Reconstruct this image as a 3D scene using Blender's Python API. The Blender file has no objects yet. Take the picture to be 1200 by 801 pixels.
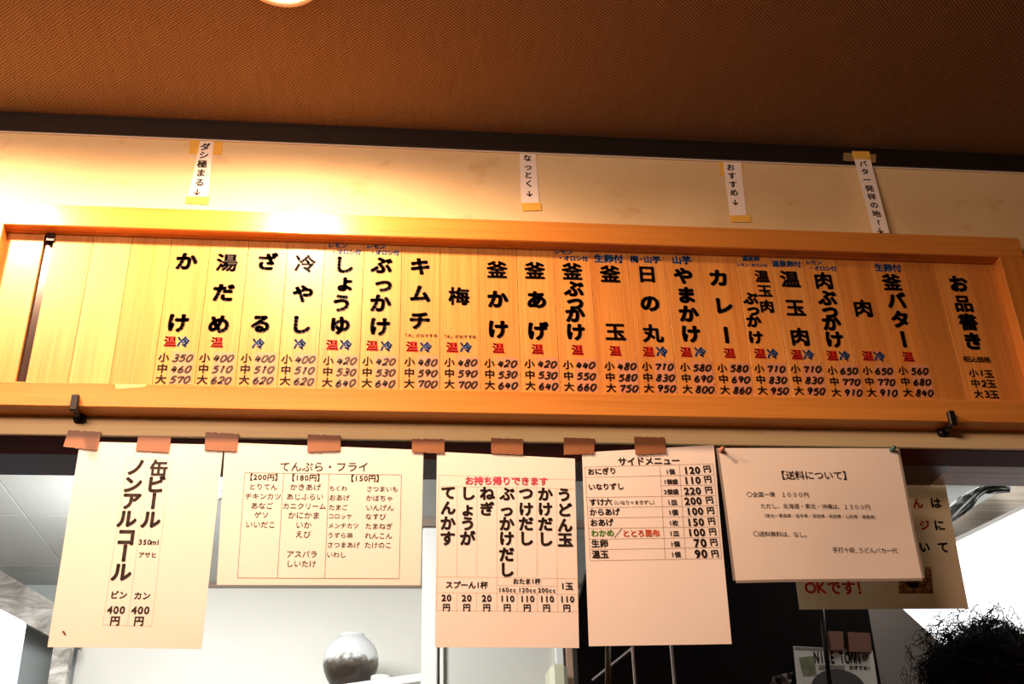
import bpy, math, random
from mathutils import Vector, noise
random.seed(7)
SC = bpy.context.scene
COL = SC.collection
rnd = random.uniform

# ------------------------------------------------------------------ camera
D, ZC = 1.6224, 1.30
YAW, PITCH, ROLL, FPX = -0.11604571, 0.50687697, -0.03279688, 1340.36536
def axes():
    cy, sy, cp, sp, cr, sr = (math.cos(YAW), math.sin(YAW), math.cos(PITCH), math.sin(PITCH), math.cos(ROLL), math.sin(ROLL))
    f = Vector((-sy*cp, cy*cp, sp)); r = Vector((cy, sy, 0)); u = r.cross(f)
    return cr*r + sr*u, cr*u - sr*r, f
RX, UX, FX = axes()
CAM = Vector((0, -D, ZC))
cd = bpy.data.cameras.new('camera'); cam = bpy.data.objects.new('camera', cd); COL.objects.link(cam)
from mathutils import Matrix
M3 = Matrix((RX, UX, -FX)).transposed()
cam.matrix_world = Matrix.Translation(CAM) @ M3.to_4x4()
cd.sensor_width = 36; cd.lens = FPX/1200*36; cd.clip_start = .02
SC.camera = cam
# ------------------------------------------------------------------ world, lights, exposure
w = bpy.data.worlds.new('world'); SC.world = w; w.use_nodes = True
w.node_tree.nodes['Background'].inputs[0].default_value = (.9, .95, 1, 1)
w.node_tree.nodes['Background'].inputs[1].default_value = .3
SC.view_settings.view_transform = 'Standard'; SC.view_settings.look = 'None'
SC.view_settings.gamma = 1; SC.view_settings.exposure = 0
pt = bpy.data.lights.new('kitchen_ceiling_fill', 'POINT'); pt.energy = 7; pt.color = (1, 1, .97); pt.shadow_soft_size = .12  # added fill below the tube lamp, brightens the kitchen ceiling
po = bpy.data.objects.new('kitchen_ceiling_fill', pt); COL.objects.link(po); po.location = (-.75, 1.45, 2.22)
SC.cycles.use_denoising = True
SC.cycles.max_bounces = 6
def area(name, loc, target, sx, sy, power, color):
    l = bpy.data.lights.new(name, 'AREA'); l.shape = 'RECTANGLE'; l.size = sx; l.size_y = sy
    l.energy = power; l.color = color
    o = bpy.data.objects.new(name, l); COL.objects.link(o); o.location = loc
    o.rotation_euler = (Vector(target)-Vector(loc)).to_track_quat('-Z', 'Y').to_euler()
    return o
WARM = (1.0, .59, .355)
area('dining_room_lamp', (-.8, -2.0, 2.55), (-.1, 0, 1.8), .9, .6, 47, (1.0, .63, .455))
area('kitchen_lamp', (-.55, .7, 2.40), (-.85, 2.3, 1.3), .6, .3, 27, (1.0, .99, .96))
area('kitchen_lamp_far', (1.3, .6, 2.42), (1.2, .6, 0), .4, .4, 2.5, (1.0, .97, .92))

# ------------------------------------------------------------------ geometry helpers
def P(px, py, Y=0.0):
    """point of the plane y = Y on which the photograph shows pixel (px, py)"""
    d = RX*((px-600)/FPX) - UX*((py-400.5)/FPX) + FX
    t = (Y + D)/d.y
    return CAM + d*t
def PZ(px, py, z):
    d = RX*((px-600)/FPX) - UX*((py-400.5)/FPX) + FX
    return CAM + d*((z-ZC)/d.z)

def tag(o, label=None, cat=None, group=None, kind=None):
    if label: o['label'] = label
    if cat: o['category'] = cat
    if group: o['group'] = group
    if kind: o['kind'] = kind
    return o
def empty(name, loc):
    o = bpy.data.objects.new(name, None); COL.objects.link(o); o.location = loc; o.empty_display_size = .05
    return o
def wloc(o):
    v = Vector(o.location)
    while o.parent: o = o.parent; v = v + Vector(o.location)
    return v
class MB:
    def __init__(s): s.v = []; s.f = []; s.sm = []
    def add(s, vs, fs, smooth=False):
        n = len(s.v); s.v += [tuple(x) for x in vs]; s.f += [tuple(i+n for i in f) for f in fs]; s.sm += [smooth]*len(fs); return s
    def box(s, x0, x1, y0, y1, z0, z1, c=0.0):
        if c <= 0:
            s.add([(x0,y0,z0),(x1,y0,z0),(x1,y1,z0),(x0,y1,z0),(x0,y0,z1),(x1,y0,z1),(x1,y1,z1),(x0,y1,z1)],
                  [(0,3,2,1),(4,5,6,7),(0,1,5,4),(1,2,6,5),(2,3,7,6),(3,0,4,7)])
        else:   # chamfered on every edge
            vs = []; idx = {}
            for ix, X, sx in ((0,x0,1),(1,x1,-1)):
                for iy, Y, sy in ((0,y0,1),(1,y1,-1)):
                    for iz, Z, sz in ((0,z0,1),(1,z1,-1)):
                        idx[ix,iy,iz] = len(vs)
                        vs += [(X, Y+sy*c, Z+sz*c), (X+sx*c, Y, Z+sz*c), (X+sx*c, Y+sy*c, Z)]
            g = lambda a, b, d_, k: idx[a, b, d_]+k
            fs = []
            for i in (0,1):
                q = [g(i,0,0,0), g(i,1,0,0), g(i,1,1,0), g(i,0,1,0)]; fs.append(q if i else q[::-1])
                q = [g(0,i,0,1), g(1,i,0,1), g(1,i,1,1), g(0,i,1,1)]; fs.append(q[::-1] if i else q)
                q = [g(0,0,i,2), g(1,0,i,2), g(1,1,i,2), g(0,1,i,2)]; fs.append(q if i else q[::-1])
            for a in (0,1):
                for b in (0,1):
                    fs.append([g(a,b,0,0), g(a,b,0,1), g(a,b,1,1), g(a,b,1,0)])
                    fs.append([g(a,0,b,0), g(a,0,b,2), g(a,1,b,2), g(a,1,b,0)])
                    fs.append([g(0,a,b,1), g(0,a,b,2), g(1,a,b,2), g(1,a,b,1)])
                    for d_ in (0,1): fs.append([g(a,b,d_,0), g(a,b,d_,1), g(a,b,d_,2)])
            s.add(vs, fs)
        return s
    def prism(s, pts, off):
        """closed polygon pts extruded by the vector off"""
        n = len(pts); off = Vector(off)
        vs = [Vector(p) for p in pts]+[Vector(p)+off for p in pts]
        fs = [tuple(range(n))[::-1], tuple(range(n, 2*n))]+[(i, (i+1) % n, n+(i+1) % n, n+i) for i in range(n)]
        return s.add(vs, fs)
    def tube(s, pts, r, n=8, smooth=True, cap=True):
        pts = [Vector(p) for p in pts]; rr = r if isinstance(r, (list, tuple)) else [r]*len(pts)
        vs = []; fs = []; u0 = None
        for i, p in enumerate(pts):
            t = (pts[min(i+1, len(pts)-1)]-pts[max(i-1, 0)]).normalized()
            if u0 is None: u0 = t.orthogonal().normalized()
            u0 = (u0 - t*u0.dot(t)).normalized(); b = t.cross(u0)
            for k in range(n):
                a = 2*math.pi*k/n; vs.append(p+(u0*math.cos(a)+b*math.sin(a))*rr[i])
        for i in range(len(pts)-1):
            for k in range(n):
                fs.append((i*n+k, i*n+(k+1) % n, (i+1)*n+(k+1) % n, (i+1)*n+k))
        if cap: fs += [tuple(range(n))[::-1], tuple(range((len(pts)-1)*n, len(pts)*n))]
        return s.add(vs, fs, smooth)
    def lathe(s, prof, c, n=32, axis='z', smooth=True):
        vs = []; fs = []; m = len(prof)
        for r, h in prof:
            for k in range(n):
                a = 2*math.pi*k/n
                if axis == 'z': vs.append((c[0]+r*math.cos(a), c[1]+r*math.sin(a), c[2]+h))
                else: vs.append((c[0]+r*math.cos(a), c[1]+h, c[2]+r*math.sin(a)))
        for i in range(m-1):
            for k in range(n):
                fs.append((i*n+k, i*n+(k+1) % n, (i+1)*n+(k+1) % n, (i+1)*n+k))
        return s.add(vs, fs, smooth)
    def build(s, name, mat, parent=None, origin=None):
        if origin is None:
            origin = wloc(parent) if parent else Vector([sum(v[i] for v in s.v)/len(s.v) for i in (0, 1, 2)])
        origin = Vector(origin)
        me = bpy.data.meshes.new(name)
        me.from_pydata([tuple(Vector(v)-origin) for v in s.v], [], s.f)
        me.polygons.foreach_set('use_smooth', s.sm)
        for m in (mat if isinstance(mat, (list, tuple)) else [mat]): me.materials.append(m)
        me.update()
        o = bpy.data.objects.new(name, me); COL.objects.link(o)
        if parent: o.parent = parent; o.location = origin-wloc(parent)
        else: o.location = origin
        return o

# ------------------------------------------------------------------ materials
def srgb(r, g, b):
    return tuple(((c/255)/12.92 if c/255 <= .04045 else ((c/255+.055)/1.055)**2.4) for c in (r, g, b))+(1,)
class NT:
    def __init__(s, name):
        s.m = bpy.data.materials.new(name); s.m.use_nodes = True; s.t = s.m.node_tree; s.n = s.t.nodes
        s.b = s.n['Principled BSDF']
    def new(s, kind, **kw):
        n = s.n.new(kind)
        for k, v in kw.items():
            if k.startswith('i_'): n.inputs[k[2:].replace('_', ' ')].default_value = v
            else: setattr(n, k, v)
        return n
    def link(s, a, b): s.t.links.new(a, b)
    def mapping(s, scale, coord='Object', rand=False):
        c = s.new('ShaderNodeTexCoord'); m = s.new('ShaderNodeMapping'); m.inputs['Scale'].default_value = scale
        s.link(c.outputs[coord], m.inputs['Vector'])
        if rand:
            oi = s.new('ShaderNodeObjectInfo'); mu = s.new('ShaderNodeMath', operation='MULTIPLY'); mu.inputs[1].default_value = 37
            s.link(oi.outputs['Random'], mu.inputs[0]); cx = s.new('ShaderNodeCombineXYZ')
            for i in range(3): s.link(mu.outputs[0], cx.inputs[i])
            s.link(cx.outputs[0], m.inputs['Location'])
        return m.outputs[0]
    def noise(s, vec, scale, detail=3, rough=.5, dist=0):
        n = s.new('ShaderNodeTexNoise'); n.inputs['Scale'].default_value = scale; n.inputs['Detail'].default_value = detail
        n.inputs['Roughness'].default_value = rough; n.inputs['Distortion'].default_value = dist
        s.link(vec, n.inputs['Vector']); return n.outputs['Fac']
    def ramp(s, fac, stops):
        r = s.new('ShaderNodeValToRGB'); e = r.color_ramp.elements
        while len(e) < len(stops): e.new(.5)
        for x, (p, c) in zip(e, stops): x.position = p; x.color = c
        s.link(fac, r.inputs[0]); return r.outputs[0]
    def mix(s, a, b, fac, mode='MIX'):
        m = s.new('ShaderNodeMix', data_type='RGBA', blend_type=mode)
        for sock, v in ((m.inputs['Factor'], fac), (m.inputs[6], a), (m.inputs[7], b)):
            if isinstance(v, (int, float, tuple)): sock.default_value = v
            else: s.link(v, sock)
        return m.outputs[2]
    def bump(s, h, strength, dist=.001):
        b = s.new('ShaderNodeBump'); b.inputs['Strength'].default_value = strength; b.inputs['Distance'].default_value = dist
        s.link(h, b.inputs['Height']); s.link(b.outputs[0], s.b.inputs['Normal'])
def plain(name, col, rough=.6, metal=0, spec=.5, var=0.0, vs=20, scale=(1,1,1), bump=0):
    t = NT(name); t.b.inputs['Roughness'].default_value = rough; t.b.inputs['Metallic'].default_value = metal
    t.b.inputs['Specular IOR Level'].default_value = spec
    if var or bump:
        n = t.noise(t.mapping(scale), vs, 4, .55)
        lo = tuple(c*(1-var) for c in col[:3])+(1,); hi = tuple(min(1, c*(1+var)) for c in col[:3])+(1,)
        t.link(t.ramp(n, [(.3, lo), (.7, hi)]), t.b.inputs['Base Color'])
        if bump: t.bump(n, bump)
    else: t.b.inputs['Base Color'].default_value = col
    return t.m
def emit(name, col, st):
    t = NT(name); t.b.inputs['Base Color'].default_value = (0, 0, 0, 1); t.b.inputs['Emission Color'].default_value = col
    t.b.inputs['Emission Strength'].default_value = st; return t.m
def wood(name, light, dark, along='z', rough=.3, fine=260, coarse=26, contrast=1.0, coat=0.0, tint=True, rand=True, spec=.5):
    t = NT(name)
    sc = {'z': (1, 1, .018), 'x': (.018, 1, 1), 'y': (1, .03, 1)}[along]
    v = t.mapping(sc, rand=rand)
    a = t.noise(v, fine, 2, .6); b = t.noise(v, coarse, 4, .6, .6)
    c1 = t.ramp(b, [(.3, dark), (.68, light)])
    c2 = t.ramp(a, [(.35, (1-.22*contrast, 1-.27*contrast, 1-.36*contrast, 1)), (.62, (1, 1, 1, 1))])
    c = t.mix(c1, c2, 1.0, 'MULTIPLY')
    if tint:
        oi = t.new('ShaderNodeObjectInfo'); c = t.mix(c, oi.outputs['Color'], 1.0, 'MULTIPLY')
    t.link(c, t.b.inputs['Base Color'])
    t.b.inputs['Roughness'].default_value = rough
    t.b.inputs['Coat Weight'].default_value = coat; t.b.inputs['Coat Roughness'].default_value = .18
    t.bump(a, .12, .0006); t.b.inputs['Specular IOR Level'].default_value = spec
    return t.m
M = {}
M['slat'] = wood('pine_slat', srgb(216, 154, 80), srgb(202, 134, 62), 'z', .46, 330, 30, .8, .06)
M['frame_x'] = wood('varnished_frame', srgb(212, 146, 68), srgb(198, 126, 54), 'x', .32, 200, 16, .55, .3)
M['frame_z'] = wood('varnished_frame_upright', srgb(206, 136, 60), srgb(190, 118, 46), 'z', .3, 200, 16, .55, .35)
M['header'] = wood('cream_header_wood', srgb(246, 230, 178), srgb(234, 212, 154), 'x', .5, 180, 12, .3)
M['lintel'] = wood('red_brown_lintel_wood', srgb(128, 58, 38), srgb(82, 32, 22), 'x', .7, 220, 14, 1.4, spec=.08)
M['beam_shade_tone'] = wood('shade_toned_beam_wood', srgb(104, 84, 76), srgb(84, 66, 60), 'x', .5, 200, 14, 1)  # shade away from the window is put into this colour
M['beam_pale_lit_tone'] = wood('pale_and_lit_toned_wood', srgb(236, 228, 218), srgb(200, 190, 178), 'x', .6, 160, 14, 1.2)  # pale slanted board; on the beam, window light put into the colour
M['black_trim'] = wood('black_ceiling_trim', srgb(34, 28, 24), srgb(24, 20, 17), 'x', .4, 220, 20, .7)
M['bead'] = plain('white_bead', srgb(225, 215, 200), .6)
M['black'] = plain('black_painted_steel', srgb(22, 20, 19), .35, .2)
M['gap'] = plain('dark_backing', srgb(46, 32, 26), .22)
M['ink'] = plain('black_ink', srgb(40, 22, 14), .55, spec=.3)
M['ink_slat'] = plain('black_cut_vinyl', srgb(34, 22, 12), .45, spec=.4)
M['red'] = plain('red_ink', srgb(232, 52, 36), .5, spec=.3)
M['blue'] = plain('blue_ink', srgb(44, 110, 182), .5, spec=.3)
M['pink'] = plain('pink_ink', srgb(240, 84, 112), .6, spec=.2)
M['green'] = plain('green_ink', srgb(86, 150, 50), .6, spec=.2)
M['orange'] = plain('orange_ink', srgb(232, 100, 50), .6, spec=.2)
M['rule'] = plain('thin_grey_rule', srgb(150, 118, 96), .6, spec=.2)
M['rule_dark'] = plain('thin_dark_rule', srgb(92, 72, 60), .6, spec=.2)
M['sticker'] = plain('price_sticker_paper', srgb(196, 134, 98), .5, var=.1, vs=60)
M['downlight_ring'] = plain('cream_enamel_ring', srgb(240, 220, 190), .35)
M['lamp'] = emit('downlight_glow', (1, .8, .52, 1), 9)
M['tube_glow'] = emit('tube_glow', (1, 1, .96, 1), 2.2)
M['window_glow'] = emit('overcast_daylight', (1, 1, 1, 1), 2.6)
def paper_mat(name, col, trans=.12, rough=.7, coat=0):
    t = NT(name); t.b.inputs['Roughness'].default_value = rough; t.b.inputs['Specular IOR Level'].default_value = .25
    n = t.noise(t.mapping((1, 1, 1)), 9, 3)
    t.link(t.ramp(n, [(.3, tuple(c*.96 for c in col[:3])+(1,)), (.7, col)]), t.b.inputs['Base Color'])
    t.b.inputs['Coat Weight'].default_value = coat; t.b.inputs['Coat Roughness'].default_value = .08
    t.bump(n, .15, .004)
    return t.m
M['paper'] = paper_mat('white_copy_paper', srgb(246, 240, 234))
M['laminate'] = paper_mat('laminated_paper', srgb(238, 232, 224), coat=.6)
M['poster'] = paper_mat('yellowed_laminated_poster', srgb(226, 208, 172), coat=.5)
t = NT('poster_translucent'); t.n.remove(t.b); t.b = None
n_ = t.noise(t.mapping((1, 1, 1)), 14, 4); cc_ = t.ramp(n_, [(.3, srgb(246, 228, 192)), (.7, srgb(253, 240, 212))])
tr_ = t.new('ShaderNodeBsdfTranslucent'); pb_ = t.new('ShaderNodeBsdfPrincipled'); pb_.inputs['Roughness'].default_value = .4; pb_.inputs['Coat Weight'].default_value = .5; pb_.inputs['Coat Roughness'].default_value = .08
t.link(cc_, tr_.inputs['Color']); t.link(cc_, pb_.inputs['Base Color'])
mx_ = t.new('ShaderNodeMixShader'); mx_.inputs[0].default_value = .3; t.link(pb_.outputs[0], mx_.inputs[1]); t.link(tr_.outputs[0], mx_.inputs[2])
t.link(mx_.outputs[0], t.n['Material Output'].inputs['Surface']); M['poster'] = t.m
M['film'] = plain('clear_laminate_rim', srgb(150, 142, 134), .15)
M['label_paper'] = plain('label_paper', srgb(244, 236, 226), .6)
M['yellow_tape'] = plain('yellowed_adhesive_tape', srgb(238, 190, 84), .3, var=.1, vs=50)
M['clear_tape'] = plain('dusty_clear_tape', srgb(150, 128, 92), .3, var=.1, vs=60)
M['brown_tape'] = plain('brown_packing_tape', srgb(146, 100, 68), .36, var=.09, vs=40, scale=(.3, 1, 1), bump=.15)
def wall_mat(name, col, stain, sc=2.2):
    t = NT(name); v = t.mapping((1, 1, 1.6))
    n = t.noise(v, sc, 5, .6, .3); f = t.noise(v, 420, 2); b = t.noise(v, 11, 3, .6, .4)
    c = t.ramp(n, [(.34, stain), (.56, col)])
    c = t.mix(c, t.ramp(b, [(.3, (.84, .76, .62, 1)), (.4, (1, 1, 1, 1))]), .7, 'MULTIPLY')
    t.link(c, t.b.inputs['Base Color']); t.b.inputs['Roughness'].default_value = .62
    t.bump(f, .2, .0008); return t.m
M['wall'] = wall_mat('cream_vinyl_wall', srgb(226, 204, 158), srgb(214, 188, 138))
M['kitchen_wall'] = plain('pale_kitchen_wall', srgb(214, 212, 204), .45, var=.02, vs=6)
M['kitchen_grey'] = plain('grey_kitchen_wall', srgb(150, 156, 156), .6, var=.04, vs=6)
M['kitchen_ceiling'] = plain('pale_ceiling_board', srgb(196, 198, 194), .7, var=.04, vs=5)
M['white_paint'] = plain('white_paint', srgb(236, 236, 232), .4)
M['taupe'] = plain('taupe_cornice', srgb(140, 122, 106), .5)
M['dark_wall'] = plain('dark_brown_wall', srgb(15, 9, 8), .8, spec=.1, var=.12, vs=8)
M['concrete'] = plain('grey_wall_paint', srgb(132, 122, 114), .7, var=.05, vs=8)
M['steel'] = plain('brushed_steel', srgb(150, 136, 132), .35, .7)
M['floor'] = plain('dark_floor_tile', srgb(66, 52, 44), .5, var=.1)
M['room_wall'] = plain('warm_room_wall', srgb(120, 96, 72), .7)
M['olive'] = plain('olive_rubber', srgb(92, 72, 26), .5)
M['cream_plastic'] = plain('cream_plastic', srgb(226, 226, 196), .4)
M['kraft'] = plain('brown_cardboard', srgb(112, 72, 50), .7, var=.06, vs=30)
# marble-like grime on the old duct
t = NT('stained_grey_duct'); v = t.mapping((.6, .6, 2.2)); n = t.noise(v, 7, 6, .7, 1.2)
t.link(t.ramp(n, [(.3, srgb(92, 84, 76)), (.5, srgb(160, 154, 146)), (.62, srgb(196, 192, 186))]), t.b.inputs['Base Color']); M['duct'] = t.m
# woven ceiling cloth
t = NT('woven_brown_ceiling_cloth'); c = t.new('ShaderNodeTexCoord'); sp = t.new('ShaderNodeSeparateXYZ'); t.link(c.outputs['Object'], sp.inputs[0])
nz = t.noise(c.outputs['Object'], 60, 3); 
def sinus(sock, per, jit):
    a = t.new('ShaderNodeMath', operation='MULTIPLY_ADD'); t.link(sock, a.inputs[0]); a.inputs[1].default_value = 2*math.pi/per
    j = t.new('ShaderNodeMath', operation='MULTIPLY'); t.link(nz, j.inputs[0]); j.inputs[1].default_value = jit; t.link(j.outputs[0], a.inputs[2])
    s_ = t.new('ShaderNodeMath', operation='SINE'); t.link(a.outputs[0], s_.inputs[0]); return s_.outputs[0]
sx = sinus(sp.outputs[0], .0072, 5); sy = sinus(sp.outputs[1], .0064, 5)
mu = t.new('ShaderNodeMath', operation='MULTIPLY'); t.link(sx, mu.inputs[0]); t.link(sy, mu.inputs[1])
ml = t.new('ShaderNodeMath', operation='MULTIPLY_ADD'); t.link(mu.outputs[0], ml.inputs[0]); ml.inputs[1].default_value = .5; ml.inputs[2].default_value = .5
big = t.noise(t.mapping((1, .12, 1)), 90, 3, .6)
cc = t.ramp(ml.outputs[0], [(.15, srgb(90, 68, 46)), (.85, srgb(170, 138, 102))])
cc = t.mix(cc, t.ramp(big, [(.3, (.88, .86, .83, 1)), (.7, (1.0, 1, 1, 1))]), 1.0, 'MULTIPLY')
t.link(cc, t.b.inputs['Base Color']); t.b.inputs['Roughness'].default_value = .85; t.b.inputs['Specular IOR Level'].default_value = .2
t.bump(ml.outputs[0], .6, .0015); M['ceiling'] = t.m

# ------------------------------------------------------------------ setting: dining room shell
CEIL = ZC+1.336
XL, XR = -2.6, 2.9
def S(name, mb, mat, parent=None, origin=None):
    o = mb.build(name, mat, parent, origin)
    if not parent: o['kind'] = 'structure'
    return o
S('floor', MB().box(XL, XR, -4.2, 3.2, -.08, 0), M['floor'])
S('ceiling', MB().box(XL, XR, -4.2, 0.065, CEIL, CEIL+.06), M['ceiling'], origin=(0, 0, CEIL))
zb = ZC+.727
S('wall_front', MB().box(XL, XR, 0, .064, zb+.019, CEIL), M['wall'], origin=(0, 0, zb))
S('trim_1', MB().box(XL, XR, -.0055, .002, zb, zb+.019, .001), M['header'], origin=(0, 0, zb))          # cream board along the header
S('trim_2', MB().box(XL, XR, .0015, .066, zb-.001, zb+.0185), M['lintel'], origin=(0, 0, zb))           # stained underside of the opening
zt = P(600, 175, -.02).z
S('trim_3', MB().box(XL, XR, -.008, 0, ZC+1.297, CEIL, .001), M['black_trim'], origin=(0, 0, CEIL))
S('trim_4', MB().box(XL, XR, -.003, 0, ZC+1.2945, ZC+1.2985), M['bead'])
S('wall_left', MB().box(XL-.08, XL, -4.2, 3.2, 0, CEIL), M['room_wall'])
S('wall_right', MB().box(XR, XR+.08, -4.2, 3.2, 0, CEIL), M['room_wall'])
S('wall_back', MB().box(XL, XR, -4.28, -4.2, 0, CEIL), M['room_wall'])
S('wall_counter', MB().box(XL, XR, .0, .1, 0, .96), M['room_wall'])
S('trim_5', MB().box(XL, XR, -.3, .14, .96, 1.0, .004), M['lintel'])

# ------------------------------------------------------------------ kitchen shell
KC = ZC+1.2
kc = S('ceiling_kitchen', MB().box(XL, XR, .066, 3.2, KC+.008, KC+.05), M['taupe'], origin=(0, 0, KC))
YB = 2.256
first = None
for i in range(-2, 4):
    for j in range(5):
        x0 = -1.045+.91*i+.0015; y0 = YB-.19-.455*j+.0015
        x1 = x0+.907; y1 = y0+.452
        if j == 0: pass
        x0c, x1c, y0c = max(x0, XL), min(x1, XR), max(y0, .07)
        if x1c-x0c < .05: continue
        MB().box(x0c, x1c, y0c, y1, KC, KC+.0078, .001).build('panel', M['kitchen_ceiling'], kc)
for i in range(-2, 4):
    x0c, x1c = max(-1.045+.91*i+.0015, XL), min(-1.045+.91*i+.9085, XR)
    pass
def slab(name, pts, Y, th, mat, parent=None, floor=False, **kw):
    q = [P(x, y, Y) for x, y in pts]
    if floor:
        lo = [i for i, (x, y) in enumerate(pts) if y >= 820]
        for i in lo: q[i].z = 0.0 if floor is True else floor
    mb = MB().prism(q, (0, th, 0))
    return mb.build(name, mat, parent, kw.get('origin'))
xw = P(88, 780, YB).x
S('wall_kitchen_back', MB().box(xw, XR, YB, YB+.08, 0, KC+.05), M['kitchen_wall'])
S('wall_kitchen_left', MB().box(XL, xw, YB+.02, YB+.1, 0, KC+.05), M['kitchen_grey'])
S('trim_6', MB().box(xw, XR, YB-.012, YB, KC-.016, KC), M['taupe'])
# beam behind the opening; window light and shade put into two wood tones
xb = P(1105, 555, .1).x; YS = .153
S('trim_7', MB().box(XL, xb, .066, YS, zb, zb+.02), M['beam_shade_tone'], origin=(0, .1, zb))
S('trim_8', MB().box(xb+.0005, XR, .066, YS, zb+.0005, zb+.02), M['beam_pale_lit_tone'], origin=(0, .1, zb))
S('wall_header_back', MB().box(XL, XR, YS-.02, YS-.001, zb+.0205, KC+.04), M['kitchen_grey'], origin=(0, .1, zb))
# partition with white posts
YP = 1.635
xa, xc = P(494, 700, YP).x, P(672, 780, YP).x
part = S('wall_partition', MB().box(xa+.02, xc, YP, YP+.07, 0, KC), M['kitchen_wall'])
S('trim_9', MB().box(xa, xc+.25, YP-.02, YP, KC-.022, KC), M['taupe'])
x1, x2, x3 = P(513, 700, YP-.03).x, P(515.5, 780, YP-.02).x, P(520, 780, YP-.02).x
S('trim_10', MB().box(P(495, 700, YP-.03).x, x1, YP-.03, YP+.02, 0, KC-.03, .003), M['white_paint'])
S('trim_11', MB().box(x2, x3, YP-.02, YP, 0, KC-.03, .002), M['white_paint'])
S('trim_12', MB().box(P(652, 780, YP-.02).x, P(661, 780, YP-.02).x, YP-.02, YP, 0, KC-.03, .002), M['white_paint'])
S('trim_13', MB().box(P(664, 780, YP-.02).x, P(672, 780, YP-.02).x, YP-.02, YP+.07, 0, KC-.03, .002), plain('tan_post', srgb(176, 142, 120), .5))
S('wall_side_return', MB().box(xa+.02, xa+.05, YP+.02, YB, 0, KC), M['white_paint'])
# dark wall and grey wall right of it
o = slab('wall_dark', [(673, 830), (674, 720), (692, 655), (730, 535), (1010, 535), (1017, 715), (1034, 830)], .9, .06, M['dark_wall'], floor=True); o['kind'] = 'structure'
o = slab('wall_grey', [(1035, 830), (1017.5, 715), (1005, 600), (1020, 640), (1058, 713), (1100, 751), (1184, 826)], .9, .08, M['concrete'], floor=1.0); o['kind'] = 'structure'
# slanted light board over the daylight opening, with the window behind it
o = slab('trim_14', [(1095, 641.5), (1240, 571), (1240, 548), (1200, 565), (1178, 572), (1150, 588), (1138, 596), (1117, 613), (1095, 628)], .75, .09, M['beam_pale_lit_tone']); o['kind'] = 'structure'
wn = slab('window_1', [(1040, 850), (1040, 668), (1290, 545), (1290, 850)], 1.25, .02, M['window_glow'], floor=1.0); wn['kind'] = 'structure'
a, b = P(1040, 668, 1.24), P(1290, 545, 1.24)
fr = MB()
for (p, q) in ((a, b), (Vector((a.x, a.y, 1.0)), a), (Vector((b.x, b.y, 1.0)), b), (Vector((a.x, a.y, 1.0)), Vector((b.x, b.y, 1.0)))):
    fr.tube([p, q], .018, 4, False)
fr.build('window_frame', M['white_paint'], wn)

# ------------------------------------------------------------------ text engine
_g = {}
def glyph(ch, w=.03):
    k = (ch, w)
    if k not in _g:
        c = bpy.data.curves.new('g', 'FONT'); c.body = ch; c.offset = 0; c.size = 1; c.resolution_u = 3
        o = bpy.data.objects.new('g', c); COL.objects.link(o)
        dg = bpy.context.evaluated_depsgraph_get()
        me = bpy.data.meshes.new_from_object(o.evaluated_get(dg))
        vs = [(v.co.x, v.co.y) for v in me.vertices]; fs = [tuple(p.vertices) for p in me.polygons]
        bpy.data.objects.remove(o); bpy.data.curves.remove(c); bpy.data.meshes.remove(me)
        if w > .0:      # embolden: a rounded stroke of half-width w laid along every outline edge
            cnt = {}
            for f in fs:
                for a, b in zip(f, f[1:]+f[:1]): cnt[(min(a, b), max(a, b))] = cnt.get((min(a, b), max(a, b)), 0)+1
            ends = set()
            for (a, b), n_ in list(cnt.items()):
                if n_ != 1: continue
                (ax, ay), (bx, by) = vs[a], vs[b]; dx, dy = bx-ax, by-ay; L = math.hypot(dx, dy)
                if L < 1e-6: continue
                nx, ny = -dy/L*w, dx/L*w; i0 = len(vs)
                vs += [(ax-nx, ay-ny), (bx-nx, by-ny), (bx+nx, by+ny), (ax+nx, ay+ny)]; fs.append((i0, i0+1, i0+2, i0+3))
                ends |= {(ax, ay), (bx, by)}
            if w > .012:
                for x, y in ends:
                    i0 = len(vs); vs += [(x+w*math.cos(q*math.pi/3), y+w*math.sin(q*math.pi/3)) for q in range(6)]; fs.append(tuple(range(i0, i0+6)))
        if ord(ch) < 0x2000 and vs:      # centre narrow characters on their own width
            x0, x1 = min(v[0] for v in vs), max(v[0] for v in vs)
            vs = [(x-(x0+x1)/2, y-.36) for x, y in vs]
        else: vs = [(x-.5, y-.38) for x, y in vs]
        _g[k] = (vs, fs)
    return _g[k]
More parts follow.
